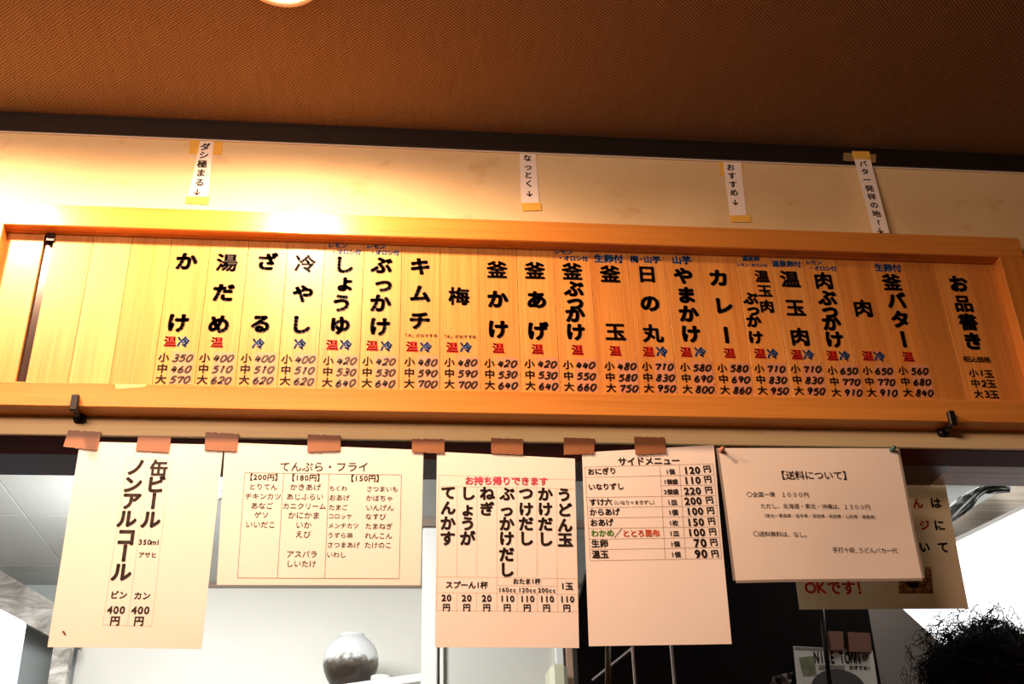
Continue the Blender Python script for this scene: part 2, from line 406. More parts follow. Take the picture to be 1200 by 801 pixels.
DIG = {'0': [[(.5,.98),(.2,.8),(.1,.45),(.25,.08),(.55,.02),(.85,.3),(.9,.65),(.72,.93),(.5,.98)]],
 '1': [[(.35,.8),(.55,.98),(.5,.5),(.48,.0)]],
 '2': [[(.12,.72),(.3,.95),(.62,.97),(.82,.75),(.66,.45),(.3,.18),(.08,.03),(.5,.08),(.92,.04)]],
 '3': [[(.15,.9),(.5,.99),(.82,.82),(.68,.58),(.4,.52),(.75,.45),(.86,.2),(.6,.0),(.25,.02),(.08,.16)]],
 '4': [[(.35,.95),(.22,.62),(.12,.36),(.45,.36),(.9,.42)], [(.72,.8),(.66,.45),(.6,.0)]],
 '5': [[(.9,.95),(.55,.93),(.28,.9),(.22,.55),(.55,.62),(.85,.42),(.76,.12),(.42,.0),(.08,.08)]],
 '6': [[(.62,.98),(.32,.7),(.14,.32),(.28,.04),(.62,.02),(.84,.24),(.7,.48),(.4,.5),(.18,.3)]],
 '7': [[(.1,.68),(.16,.9),(.5,.9),(.88,.92),(.68,.55),(.5,.0)]],
 '8': [[(.82,.85),(.5,.98),(.24,.8),(.42,.56),(.74,.36),(.76,.1),(.45,.0),(.16,.16),(.3,.42),(.66,.6),(.84,.84)]],
 '9': [[(.8,.8),(.5,.98),(.2,.82),(.18,.58),(.45,.48),(.74,.6),(.84,.85),(.7,.45),(.5,.0)]]}
class Surf:
    """a printed plane: origin O, right U, up V, outward N (towards the reader); bulge = out-of-plane shape"""
    def __init__(s, O, U, V, bulge=None):
        s.O = Vector(O); s.U = Vector(U).normalized(); s.N = s.U.cross(Vector(V)).normalized(); s.V = s.N.cross(s.U)
        s.bulge = bulge or (lambda u, v: 0.0)
    def uv(s, px, py):
        d = RX*((px-600)/FPX) - UX*((py-400.5)/FPX) + FX
        t = (s.O-CAM).dot(s.N)/d.dot(s.N); q = CAM+d*t-s.O
        return q.dot(s.U), q.dot(s.V)
    def at(s, u, v, e=0.0): return s.O+s.U*u+s.V*v+s.N*(s.bulge(u, v)+e)
class Print:
    """collects flat print (letters, rules, patches) for one surface in one colour"""
    def __init__(s, surf, e=.0004): s.s = surf; s.mb = MB(); s.e = e
    def ch(s, c, u, v, size, ang=0.0, w=.03, shear=0.0, sx=1.0):
        if c in ' 　': return
        vert = c == '|'
        vs, fs = glyph('ー' if vert else c, w)
        if vert: vs = [(y, -x) for x, y in vs]
        ca, sa = math.cos(ang), math.sin(ang)
        out = []
        for x, y in vs:
            x = (x+shear*y)*size*sx; y = y*size
            out.append(s.s.at(u+x*ca-y*sa, v+x*sa+y*ca, s.e))
        s.mb.add(out, fs)
    def add1(s, c, u, v, size, w): s.ch(c, u, v, size, 0, w); return s
    def chars(s, lst, size, w=.03, ang=0.0):
        for c, px, py in lst:
            u, v = s.s.uv(px, py); s.ch(c, u, v, size, ang, w)
        return s
    def run(s, text, A, B, size=None, w=.03):
        """text from left end A to right end B (photo pixels)"""
        a = s.s.uv(*A); b = s.s.uv(*B); L = math.hypot(b[0]-a[0], b[1]-a[1]); ang = math.atan2(b[1]-a[1], b[0]-a[0])
        ws = [(.76 if 'A' <= c <= 'Z' else .6 if ord(c) < 0x2000 else 1.0) for c in text]; tot = sum(ws)
        k = L/tot; size = size or k*1.02; t = 0
        for c, q in zip(text, ws):
            m = (t+q/2)*k; t += q
            s.ch(c, a[0]+math.cos(ang)*m, a[1]+math.sin(ang)*m, size, ang, w, sx=min(1.25, k*1.02/size))
        return s
    def line(s, A, B, wd=.0005):
        a = s.s.uv(*A); b = s.s.uv(*B); dx, dy = b[0]-a[0], b[1]-a[1]; L = math.hypot(dx, dy); n = (-dy/L*wd/2, dx/L*wd/2)
        N = 6; vs = []; 
        for i in range(N+1):
            t = i/N; x, y = a[0]+dx*t, a[1]+dy*t
            vs += [s.s.at(x-n[0], y-n[1], s.e), s.s.at(x+n[0], y+n[1], s.e)]
        s.mb.add(vs, [(2*i, 2*i+2, 2*i+3, 2*i+1) for i in range(N)]); return s
    def patch(s, pts, px=True):
        q = [s.s.uv(*p) if px else p for p in pts]
        s.mb.add([s.s.at(u, v, s.e) for u, v in q], [tuple(range(len(q)))]); return s
    def stroke(s, pts, u, v, w, h, th, shear=.25, jit=.03):
        q = []
        for x, y in pts:
            x += rnd(-jit, jit); y += rnd(-jit, jit)
            q.append(Vector((u+(x-.5)*w+shear*(y-.5)*h, v+(y-.5)*h)))
        sm = []
        for i in range(len(q)-1):           # Catmull-Rom smoothing
            p0, p1, p2, p3 = q[max(i-1, 0)], q[i], q[i+1], q[min(i+2, len(q)-1)]
            for k in range(3):
                t_ = k/3; sm.append(.5*((2*p1)+(p2-p0)*t_+(2*p0-5*p1+4*p2-p3)*t_*t_+(3*p1-p0-3*p2+p3)*t_**3))
        sm.append(q[-1]); n = len(sm); vs = []
        for i, p in enumerate(sm):
            d = (sm[min(i+1, n-1)]-sm[max(i-1, 0)]); d = d.normalized() if d.length > 1e-9 else Vector((1, 0))
            r = th/2*(1.0 if 0 < i < n-1 else .6); nn = Vector((-d.y, d.x))*r
            vs += [s.s.at(*(p-nn), s.e), s.s.at(*(p+nn), s.e)]
        s.mb.add(vs, [(2*i, 2*i+2, 2*i+3, 2*i+1) for i in range(n-1)])
    def digits(s, text, u, v, h, w, adv, th, shear=.3):
        n = len(text)
        for i, c in enumerate(text):
            jy = rnd(-.04, .04)*h
            for st in DIG[c]: s.stroke(st, u+(i-(n-1)/2)*adv, v+jy, w, h, th, shear)
        return s
    def build(s, name, mat, parent, label=None):
        if not s.mb.v: return None
        o = s.mb.build(name, mat, parent)
        if label: o['label'] = label
        return o

# ------------------------------------------------------------------ menu board
FY, BY = -.034, -.0005             # face and back of the frame
kf = (D+FY)/D
FT, FIT, FIB, FB = (ZC+1.1495*kf, ZC+1.1065*kf, ZC+.8178*kf, ZC+.7767*kf)
XIL = P(4.6, 261.3, FY).x; XIR = P(1171.5, 304, FY).x; XOR = P(1192, 280, FY).x+.004; XOL = XIL-.042
board = tag(empty('menu_board', ((XIL+XIR)/2, 0, FB)), 'long framed pine menu board of upright slats lettered with noodle dishes above the opening', 'menu board')
tr = MB().box(XOL, XOR, FY, BY, FIT, FT, .0015).build('top_rail', M['frame_x'], board); tr.color = (1, 1, 1, 1)
br = MB().box(XOL, XOR, FY, BY, FB, FIB, .0015).build('bottom_rail', M['frame_x'], board)
MB().box(XOL, XIL, FY, BY, FIB-.0005, FIT+.0005, .0015).build('stile', M['frame_z'], board)
MB().box(XIR, XOR, FY, BY, FIB-.0005, FIT+.0005, .0015).build('stile', M['frame_z'], board)
SY = -.009
zgr = P(560, 288.5, -.0175).z+.0018
MB().box(XIL, XIR, -.0175, -.0105, zgr, FIT+.002).build('slat_track', M['frame_x'], board, origin=(0, 0, FIT))
MB().box(XIL, XIR, -.0025, -.0006, FIB-.01, FIT+.002).build('back_panel', M['gap'], board)
# pale scraped patches where old tape was pulled off the lower rail
fs = Surf((0, FY, 0), (1, 0, 0), (0, 0, 1))
Print(fs, .0003).patch([(135, 450), (172, 450.5), (170, 453), (158, 454), (136, 455.5)]).build('tape_scar', plain('scraped_wood', srgb(250, 205, 130), .6), board)
SX = (D+SY)/(D-.03)
ed = [-.630, -.5657, -.551, -.4893, -.4288, -.366, -.3035, -.2428, -.1797, -.1193, -.0552, .0067, .0705, .1344, .1983, .2601, .3228, .3868, .4493, .5107, .5749, .6367, .6941, .7526, .8123, .8736, .9291, .9892, 1.0527, 1.075]
ed = [e*SX for e in ed]
TIN = [(1, .97, .9), (.98, .9, .78), (1.08, 1.12, 1.2), (1, .96, .9)] + [(1, 1, 1)]*20
tones = {0: (1, .97, .88), 2: (.97, .9, .75), 3: (1.06, 1.12, 1.3), 4: (.98, .93, .84), 16: (.97, .94, .88), 17: (.97, .94, .88), 19: (1, .95, .88), 20: (1.02, .98, .92), 23: (.92, .84, .76), 24: (1, .94, .86), 25: (.8, .72, .62), 26: (1.02, .95, .9), 27: (.9, .82, .74)}
slats = {}
ss = Surf((0, SY, 0), (1, 0, 0), (0, 0, 1))
for i in range(len(ed)-1):
    if i == 1: continue                                   # the open slit
    g = .0003
    yb = rnd(-.0004, .0004)
    mb = MB().box(ed[i]+g, ed[i+1]-g, SY+0.0, -.003, FIB-.009, zgr+.006, .00022)
    o = mb.build('slat', M['slat'], board, origin=(ed[i], SY, FIB-.009))
    c = tones.get(i, (rnd(.96, 1.0),)*3); o.color = (c[0], c[1], c[2], 1)
    slats[i] = o
MB().box(P(55.5, 276, -.012).x, P(64.5, 276, -.012).x, -.0135, -.0027, P(60, 282, -.012).z, zgr+.01).build('stopper', M['black'], board)
B2 = lambda c: c
dishes = [  # slat index, dish, [(char, px, py)], marks, blue note runs, small-size anchor, prices
 (5, 'か け', [('か',218.5,306),('け',208.7,378)], [('温',199.5,400),('冷',215,400.4)], [], (192,418.6), ('350','460','570')),
 (6, '', [('湯',266,307.5),('だ',262,342.5),('め',256.7,379.5)], [('温',254.4,401)], [], (240,419), ('400','510','620')),
 (7, '', [('ざ',313,306.5),('る',305.6,379)], [('冷',302.9,402.4)], [], (288.6,419.4), ('400','510','620')),
 (8, '', [('冷',357.8,308.7),('や',355.3,344),('し',352.3,380)], [('冷',351.6,403)], [], (336,420.4), ('400','510','620')),
 (9, '', [('し',403,310),('ょ',404.5,331),('う',400.5,355),('ゆ',398.5,381)], [('温',389.3,404),('冷',405.3,404)], [('レモン',(384,287),(407,287.8)),('・オロシ付',(388,294.5),(423,295.5))], (384.8,422.3), ('420','530','640')),
 (10, '', [('ぶ',447.4,310.5),('っ',449.5,332.4),('か',445.7,355),('け',445,382.4)], [('温',436.2,404.9),('冷',452.9,405.4)], [('レモン',(429,288),(452,288.8)),('・オロシ付',(433,295.3),(468,296.3))], (430.7,423), ('420','530','640')),
 (11, '', [('キ',492.4,312),('ム',492.5,343.7),('チ',491.9,375.4)], [('温',482.9,406),('冷',499,406.6)], [], (479.9,423.6), ('480','590','700')),
 (12, '', [('梅',537.8,347)], [('温',529.8,406.9),('冷',546,406.9)], [], (526.6,424.3), ('480','590','700')),
 (13, '', [('釜',582.3,316),('か',583,350.4),('け',583.5,385.6)], [('温',584,407.9)], [], (573.5,425.3), ('420','530','640')),
 (14, '', [('釜',626.7,317),('あ',628.7,351),('げ',629.9,387.4)], [('温',629.9,409)], [], (620.4,426), ('420','530','640')),
 (15, '', [('釜',670.4,318),('ぶ',672.4,338),('っ',673.8,353.4),('か',673.6,368),('け',674.4,388.6)], [('温',676.6,409.9)], [('レモン',(649,294.5),(671,295.2)),('・オロシ付',(653,302),(689,303))], (665.4,427.3), ('440','550','660')),
 (16, '', [('釜',714.8,321),('玉',721,388.6)], [('温',721,411)], [('生卵付',(696,302.5),(730,303.4))], (714,428.6), ('480','580','750')),
 (17, '', [('日',758,321),('の',761.5,355),('丸',764.8,390.4)], [('温',759.8,411.9),('冷',775.5,411.9)], [('梅·山芋',(738,303.3),(774,304.2))], (757.8,429), ('710','830','950')),
 (18, '', [('や',800.7,323),('ま',804,345.4),('か',806.7,367.4),('け',809.4,391)], [('温',804,412.4),('冷',820.4,412.4)], [('山芋',(787,304.2),(810,304.8))], (802.4,429.9), ('580','690','800')),
 (19, '', [('カ',841.9,325.5),('レ',847.4,358),('|',851,392.4)], [('温',854.9,413.6)], [], (846,431), ('580','690','860')),
 (20, '', [('温',892.8,323.7),('玉',896,340.7),('肉',898.6,358.7),('ぶ',879.4,349.4),('っ',882.3,362.5),('か',883,376),('け',885.3,395)], [('温',890.3,414),('冷',905.3,414.4)], [('温泉卵',(869.5,302.6),(890,303.2)),('レモン·オロシ付',(863,310),(899,311))], (889.3,431.6), ('710','830','950')),
 (21, '', [('温',925.6,327),('玉',931.8,360.4),('肉',937.3,394.4)], [('温',933.5,415.4),('冷',947.3,415.6)], [('温泉卵付',(904.5,308.7),(938.5,309.6))], (931.8,431.9), ('710','830','950')),
 (22, '', [('肉',965,328.7),('ぶ',969.2,348.7),('っ',972,363.5),('か',974,378),('け',977.5,397.4)], [('温',975,416.6),('冷',989.4,416.9)], [('レモン',(943.5,307),(963,307.6)),('・オロシ付',(947,313.8),(980,314.8))], (975,433.9), ('650','770','910')),
 (23, '', [('肉',1011.2,361)], [('温',1016.7,416.9),('冷',1030.4,417.4)], [], (1016,434), ('650','770','910')),
 (24, '', [('釜',1044.9,330.7),('バ',1050.4,352),('タ',1054.9,374),('|',1058.6,397.4)], [('温',1064,417.9)], [('生卵付',(1024.5,313),(1056,314.2))], (1057.9,434), ('560','680','840')),
]
KANJI = '湯冷梅釜玉日丸温肉品書缶'
for (i, _, chs, marks, notes, (sxp, syp), prices) in dishes:
    sl = slats[i]
    for c, x, y in chs:
        u, v = ss.uv(x, y)
        size = .0345
        if i == 20: size = .0255
        if i in (15, 22) and c not in '釜肉': size = .0325 if c != 'っ' else .034
        if i == 18: size = .0335
        Print(ss, .0005).add1(c, u, v, size*1.02, .04 if c in KANJI else .06).build('character', M['ink_slat'], sl, 'bold black character '+('ー' if c == '|' else c))
    rp, bp = Print(ss, .0005), Print(ss, .0005)
    for c, x, y in marks:
        u, v = ss.uv(x, y); (rp if c == '温' else bp).ch(c, u, v, .0195, 0, .045)
    rp.build('hot_mark', M['red'], sl); bp.build('cold_mark', M['blue'], sl)
    for (tx, A, B_) in notes:
        np_ = Print(ss, .0005).run(tx, A, B_, w=.048); np_.build('side_note', M['blue'], sl)
    if i in (11, 12):
        x, y = (492.4, 393) if i == 11 else (538, 394.4)
        Print(ss, .0005).run('「冷」がおすすめ', (x-20.5, y-.2), (x+20.5, y+.2), w=.015).build('side_note', M['ink_slat'], sl)
    u0, v0 = ss.uv(sxp, syp); v1 = ss.uv(sxp, syp+12.9)[1]; v2 = ss.uv(sxp, syp+25.6)[1]
    st = Print(ss, .0003); uu = u0+.0295
    st.patch([(uu-.0175, v0+.0115), (uu+.0165, v0+.0115), (uu+.0165, v2-.0085), (uu-.0175, v2-.0085)], False)
    st.build('price_sticker', M['sticker'], sl)
    sp_ = Print(ss, .0005)
    for c, v in zip('小中大', (v0, v1, v2)): sp_.ch(c, u0, v, .0168, 0, .034)
    sp_.build('size_mark', M['ink_slat'], sl)
    pp = Print(ss, .0006)
    for tx, v in zip(prices, (v0, v1, v2)): pp.digits(tx, uu-.0005, v-.0006, .0118, .0088, .0104, .0034)
    pp.build('price', M['ink_slat'], sl, 'handwritten prices '+', '.join(prices))
sl = slats[26]
for c, x, y in (('お',1122.8,332.5),('品',1128.5,355.4),('書',1134.3,377),('き',1139.8,399.5)):
    Print(ss, .0005).add1(c, *ss.uv(x, y), .035, .04 if c in KANJI else .06).build('character', M['ink_slat'], sl, 'bold black heading character '+c)
Print(ss, .0005).run('税込価格', (1128.5, 420.5), (1160.5, 421.5), w=.03).build('side_note', M['ink_slat'], sl)
pr = Print(ss, .0005)
pr.chars([('小',1140.5,436.9),('玉',1158.5,437.9),('中',1143,449),('玉',1161.5,449.5),('大',1146.5,461.6),('玉',1164.8,462)], .0165, .034)
for c, x, y in (('1',1150.3,437.3),('2',1152.8,449.2),('3',1156.2,461.8)):
    u, v = ss.uv(x, y); pr.digits(c, u, v, .011, .0085, .01, .0031, .05)
pr.build('size_mark', M['ink_slat'], sl)

# two black L hooks carrying the board
for (tx, ty, bx, by, lab) in ((84, 466, 94, 490, 'black L-shaped hook under the left end of the menu board'), (1118, 480, 1103, 502, 'black L-shaped hook under the right end of the menu board')):
    b_ = P(bx, by, -.001); x = b_.x; z = FB-.0055
    h = tag(empty('board_hook', (x, 0, z)), lab, 'hook', 'hooks carrying the menu board')
    MB().lathe([(0, 0), (.0085, 0), (.0095, -.002), (.0095, -.006), (.007, -.009), (.0, -.0095)], (x, 0, z), 20, 'y').build('base_plate', M['black'], h)
    MB().tube([(x, -.004, z), (x, FY-.006, z)], .0042, 10).build('peg', M['black'], h)
    MB().box(x-.0055, x+.0055, FY-.011, FY-.002, z-.005, z+.021, .0012).build('upturned_tip', M['black'], h)

# ------------------------------------------------------------------ label strips on the wall
def sheet(name, corners, surf, mat, parent=None, n=8, th=.0004, origin=None, e=0.0, ragged=0.0):
    """thin sheet from four photo corners TL TR BR BL lying on surf (front, back and edges)"""
    q = [surf.uv(*c) for c in corners]; vs = []; fs = []
    for layer in (0, 1):
        for j in range(n+1):
            for i in range(n+1):
                a, b = i/n, j/n
                u = (q[0][0]*(1-a)+q[1][0]*a)*(1-b)+(q[3][0]*(1-a)+q[2][0]*a)*b
                v = (q[0][1]*(1-a)+q[1][1]*a)*(1-b)+(q[3][1]*(1-a)+q[2][1]*a)*b
                if ragged and j in (0, n): v += ragged*math.sin(i*2.7+q[0][0]*90)*(.6+.4*math.sin(i*5.1))
                vs.append(surf.at(u, v, e-layer*th))
    N = (n+1)*(n+1); ix = lambda l, i, j: l*N+j*(n+1)+i
    for j in range(n):
        for i in range(n):
            fs.append((ix(0,i,j), ix(0,i,j+1), ix(0,i+1,j+1), ix(0,i+1,j)))
            fs.append((ix(1,i,j), ix(1,i+1,j), ix(1,i+1,j+1), ix(1,i,j+1)))
    for i in range(n):
        fs += [(ix(0,i,0), ix(0,i+1,0), ix(1,i+1,0), ix(1,i,0)), (ix(0,i,n), ix(1,i,n), ix(1,i+1,n), ix(0,i+1,n)),
               (ix(0,0,i), ix(1,0,i), ix(1,0,i+1), ix(0,0,i+1)), (ix(0,n,i), ix(0,n,i+1), ix(1,n,i+1), ix(1,n,i))]
    mb = MB(); mb.add(vs, fs[:2*n*n], True)
    for f in fs[2*n*n:]: mb.add([vs[i] for i in f], [(0, 1, 2, 3)])
    return mb.build(name, mat, parent, origin)
wsf = Surf((0, -.0012, 0), (1, 0, 0), (0, 0, 1))
def strip(label, corners, tapes, chs, size, ang=0.0, surf=wsf):
    o = sheet('label_strip', corners, surf, M['label_paper'], None, 3)
    tag(o, label, 'label', 'small lettered strips taped above the menu board')
    for tp, mt, e in tapes: sheet('tape', tp, surf, mt, o, 6, .0003, None, e, .0006)
    Print(surf, .0002).chars(chs, size, .032, ang).build('lettering', M['ink'], o)
    return o
Y_, C_ = M['yellow_tape'], M['clear_tape']
strip('white paper strip with yellow tape above the left slats, reading ダシ極まる with a down arrow', [(234.5,165),(250.5,166),(243.5,231.5),(220.5,230.5)],
      [([(222.5,163),(261,165),(259.5,181),(221.5,179.5)], Y_, -.0003), ([(218,230),(245.5,230.5),(244,239.7),(217,238)], Y_, .0004)],
      [('ダ',240.5,172),('シ',238.8,181.7),('極',237,192),('ま',235.5,202.5),('る',234,213.7),('↓',232,225)], .0172, -.02)
strip('white paper strip with yellow tape above the middle slats, reading なっとく with a down arrow', [(609,178),(627.5,178),(632,239.5),(611,238.5)],
      [([(607,175.7),(629,176.3),(629.5,183),(608,182.5)], Y_, -.0003), ([(610.5,238),(633.5,237.5),(634.5,246.5),(612,246.9)], Y_, .0004)],
      [('な',618,185),('っ',618.7,195.5),('と',619,205),('く',620,215),('↓',621.3,226.8)], .016, .03)
strip('white paper strip with yellow tape right of centre, reading おすすめ with a down arrow', [(847.5,190),(868,190.5),(875,253),(855.5,252.5)],
      [([(842.7,188),(870,189.5),(871,207),(844,205.5)], Y_, -.0003), ([(855,252.3),(879,252),(880.5,260.5),(857,260)], Y_, .0004)],
      [('お',856,196),('す',857.6,205.8),('す',858.9,215.9),('め',860.2,225.6),('↓',862.4,237)], .016, .03)
# the long strip hangs from the black trim and leans on the board's top edge
p0, p1 = P(1008, 178, -.0092), P(1032, 274, FY-.0012)
ls = Surf(p0, (1, 0, 0), p0-p1)
strip('longest white paper strip, hanging from the black trim at right, reading 釜バター発祥の地', [(999,178),(1018,178.5),(1042.5,273),(1023,272.6)],
      [([(988.7,178.5),(1027,180.5),(1026.5,190.5),(988.2,188)], C_, -.0005), ([(998,177),(1018.8,177.5),(1020,187),(1000,186.3)], Y_, .0004)],
      [('釜',1008.8,182.5),('バ',1011.4,191.8),('タ',1013.7,201),('ー',1016,210.5),('発',1018.8,220.7),('祥',1021.6,230.3),('の',1024.3,240.2),('地',1027,250.3),('?',1029.5,260.4),('↓',1032.2,270)], .0164, .02, ls)

# ------------------------------------------------------------------ paper menus
def page(name, label, corners, mat, Y=-.0072, amp=.0015, lean=0.0, cat='menu', freq=9.0, ph=0.0, group='paper notices hanging below the menu board'):
    O = P(*corners[0], Y); 
    sf = Surf(O, (1, 0, 0), (0, lean, 1), lambda u, v: amp*min(1, max(0, -v)/.12)*(math.sin(u*freq+ph)+.5*math.sin(u*freq*.5-v*14+ph)))
    o = sheet(name, corners, sf, mat, None, 14, .0003); tag(o, label, cat, group)
    return o, sf
# 1 beer sheet
o1, s1 = page('beer_menu_sheet', 'leftmost white sheet with two upright columns of bold drink lettering, hung by brown tape', [(94,517),(262,521),(236,760),(55.7,758)], M['paper'], amp=.0018, ph=1)
p = Print(s1)
p.chars([('ノ',160,547.3),('ン',155.6,567.5),('ア',154.3,586.8),('ル',149,607.8),('コ',148.2,628.9),('|',146,648),('ル',142.5,670)], .0285, .048)
p.chars([('缶',186.3,548.6)], .0275, .034).chars([('ビ',182.8,567.5),('|',180.2,587),('ル',177,608.7)], .0285, .048)
p.run('350ml', (162.2,635), (188,635.2), w=.03).run('アサヒ', (162.2,650), (184.1,650), w=.02)
p.run('ビン', (129.3,696.6), (149.5,697), w=.03).run('カン', (157,697.6), (176.6,697.9), w=.03)
p.run('400', (125.3,714.2), (147.2,714.4), w=.035).run('400', (153.7,714.5), (175.9,714.7), w=.035)
p.run('円', (129,727), (141,727.1), w=.035).run('円', (157,727.2), (169,727.4), w=.035)
p.build('lettering', M['ink'], o1)
r = Print(s1, .0003)
for A, B_ in (((149.5,536.8),(199.5,539)), ((149.5,536.8),(120.4,732)), ((199.5,539),(177.5,733.5)), ((120.4,732),(177.5,733.5)), ((174.5,538),(149.2,732.8))): r.line(A, B_, .0004)
r.build('ruled_box', plain('faint_rule', srgb(205, 180, 160), .7), o1)
Print(s1, .0004).patch([(73,739.5),(75,738.8),(78,743),(77,744.5),(75,743)]).build('sauce_spot', M['kraft'], o1)
# 2 tempura sheet
o2, s2 = page('tempura_menu_sheet', 'wide white sheet of tempura and fried items in a thin three-column table', [(263.7,518),(496.3,527),(492.7,685),(254,685)], M['paper'], amp=.0012, ph=2)
T2 = lambda x, y: (240+x/4.004, 500+y/4.004)
p = Print(s2)
p.run('てんぷら・フライ', T2(350,186), T2(770,187), w=.008)
r2 = [('【200円】',190,235,364,237,.022),('【180円】',386,238,562,238,.022),('【150円】',663,240,840,240,.022)]
for tx, a, b, c, d, w_ in r2: p.run(tx, T2(a, b), T2(c, d), w=w_)
for tx, a, b, y in (('とりてん',206,342,280),('チキンカツ',187,359,325),('あなご',215,322,369),('ゲソ',231,301,412),('いいだこ',190,333,457),
    ('かきあげ',398,546,281),('あじふらい',382,557,326),('カニクリーム',364,570,370),('かにかま',389,541,413),('いか',425,500,458),('えび',424,498,502),('アスパラ',382,529,595),('しいたけ',381,523,640),
    ('ちくわ',582,669,287),('おあげ',582,680,330),('たまご',580,671,375),('コロッケ',578,692,417),('メンチカツ',577,723,461),('うずら串',575,695,506),('さつまあげ',572,728,551),('いわし',570,664,597),
    ('さつまいも',757,908,289),('かぼちゃ',755,884,332),('いんげん',754,887,376),('なすび',752,851,418),('たまねぎ',751,881,463),('れんこん',750,880,508),('たけのこ',748,877,552)):
    p.run(tx, T2(a, y), T2(b, y+1), w=.006)
p.build('lettering', M['ink'], o2)
r = Print(s2, .0003)
for A, B_ in (((188,215),(922,224)), ((922,224),(912,710)), ((912,710),(153,708)), ((153,708),(188,215)), ((370,218),(340,709)), ((583,220),(562,709))): r.line(T2(*A), T2(*B_), .0006)
r.build('table_rules', M['rule_dark'], o2)
# 3 take-away sheet
o3, s3 = page('takeaway_menu_sheet', 'white sheet headed in pink with seven upright columns of toppings and broths', [(512,529),(673.7,537),(678.6,759),(509.7,758)], M['paper'], amp=.0012, ph=0)
T3 = lambda x, y: (500+x/3.079, 500+y/3.079)
p = Print(s3)
cols3 = [('てんかす',[(78,237),(77,292),(76,347),(75,402)]),('しょうが',[(149,240),(148,297),(148,349),(147,402)]),('ねぎ',[(218,240),(217,296)]),
 ('ぶっかけだし',[(290,242),(288,300),(288,350),(288,403),(288,460),(288,515)]),('つけだし',[(358,240),(358,297),(358,350),(358,403)]),('かけだし',[(427,243),(427,297),(428,351),(428,405)]),('うどん玉',[(496,245),(497,300),(498,355),(499,408)])]
for tx, ps in cols3: p.chars([(c, *T3(*q)) for c, q in zip(tx, ps)], .0232, .048)
p.run('スプーん1杯', T3(67,569), T3(221,571), w=.034).run('おたま1杯', T3(310,557), T3(411,558), w=.032)
p.run('160cc', T3(257,587), T3(323,588), w=.03).run('120cc', T3(329,588), T3(395,589), w=.03).run('200cc', T3(400,589), T3(466,590), w=.03)
p.run('1玉', T3(482,574), T3(528,575), w=.036)
for k, x in enumerate((71,144,216)): p.run('20', T3(x-19, 616+k), T3(x+19, 616+k), w=.04)
for k, x in enumerate((290,362,433,506)): p.run('110', T3(x-27, 619+k*.7), T3(x+27, 619.5+k*.7), w=.04)
for k, x in enumerate((71,144,216,290,362,432,505)): p.run('円', T3(x-14, 650+k*.5), T3(x+14, 650+k*.5), w=.036)
p.build('lettering', M['ink'], o3)
Print(s3).run('お持ち帰りできます', T3(137,194), T3(438,197), w=.034).build('pink_heading', M['pink'], o3, 'pink heading reading お持ち帰りできます')
r = Print(s3, .0003)
L3 = [((45,173),(535,191)),((43,214),(537,224)),((38,540),(541,548)),((37,597),(543,604)),((35,661),(547,668)),((45,173),(35,661)),((535,191),(547,668)),((252,572),(470,575)),
      ((252,218),(253,664)),((467,222),(472,668))]
L3 += [((a, 216), (b, 541)) for a, b in ((110,109),(182,180),(325,326),(396,398))]
L3 += [((a, 598), (b, 664)) for a, b in ((109,108),(180,179),(326,327),(398,399))]
for A, B_ in L3: r.line(T3(*A), T3(*B_), .0004)
r.build('table_rules', plain('faint_tan_rule', srgb(200, 172, 140), .7), o3)
# 4 side menu
o4, s4 = page('side_menu_sheet', 'tilted white sheet with a ruled price table of side dishes, right of the pink-headed sheet', [(682,530),(836.5,521),(857.6,754),(690,757)], M['paper'], amp=.0014, ph=2.4)
T4 = lambda x, y: (670+x/3.08, 500+y/3.08)
p = Print(s4)
p.run('サイドメニュー', T4(166,125), T4(391,121), w=.034)
for tx, x0, y0, x1, y1 in (('おにぎり',56,162,161,158),('いなりずし',59,217,188,214),('すけ六',62,272,146,270),('からあげ',63,308,173,306),('おあげ',65,346,150,344),('生卵',70,421,131,420),('温玉',72,460,133,459)):
    p.run(tx, T4(x0, y0), T4(x1, y1), w=.034)
p.run('（いなり＋まきずし）', T4(143,274), T4(309,271), w=.018)
p.run('／', T4(150,384), T4(184,382), w=.01)
mid = [('1個',338,162,372),('1個盛',330,198,383),('2個盛',331,234,386),('1皿',344,272,381),('1個',348,308,384),('1枚',350,346,385),('1皿',352,384,388),('1個',355,422,391),('1個',358,460,394)]
for tx, a, y, b in mid: p.run(tx, T4(a, y), T4(b, y-1), w=.03)
pri = [('120',402,157,464,488,151),('110',403,193,466,491,188),('220',404,231,467,494,226),('200',406,267,470,497,262),('100',412,304,476,501,300),('150',414,343,479,505,338),('100',417,380,483,509,376),('70',440,418,488,513,414),('90',443,457,491,517,455)]
for tx, a, y, b, cx, cy in pri:
    p.run(tx, T4(a, y), T4(b, y-2), w=.045); p.run('円', T4(cx-14, cy+1), T4(cx+14, cy-1), w=.036)
p.build('lettering', M['ink'], o4)
Print(s4).run('わかめ', T4(69,384), T4(153,382), w=.034).build('green_lettering', M['green'], o4, 'green lettering reading わかめ')
Print(s4).run('ととろ昆布', T4(182,384), T4(318,382), w=.034).build('orange_lettering', M['orange'], o4, 'orange lettering reading ととろ昆布')
r = Print(s4, .0003)
ly = (145,182,255,292,329,367,405,443,483); ry = (133,172,246,283,321,358,397,433,473)
for k, (a, b) in enumerate(zip(ly, ry)):
    f = k/8; r.line(T4(47+20*(a-145)/338, a), T4(510+32*(b-133)/340, b), .0005)
r.line(T4(322, 212), T4(517, 208), .0005)
for A, B_ in (((47,145),(67,483)), ((510,133),(542,473)), ((318,139),(338,478)), ((388,136),(412,476))): r.line(T4(*A), T4(*B_), .0005)
r.build('table_rules', M['rule'], o4)
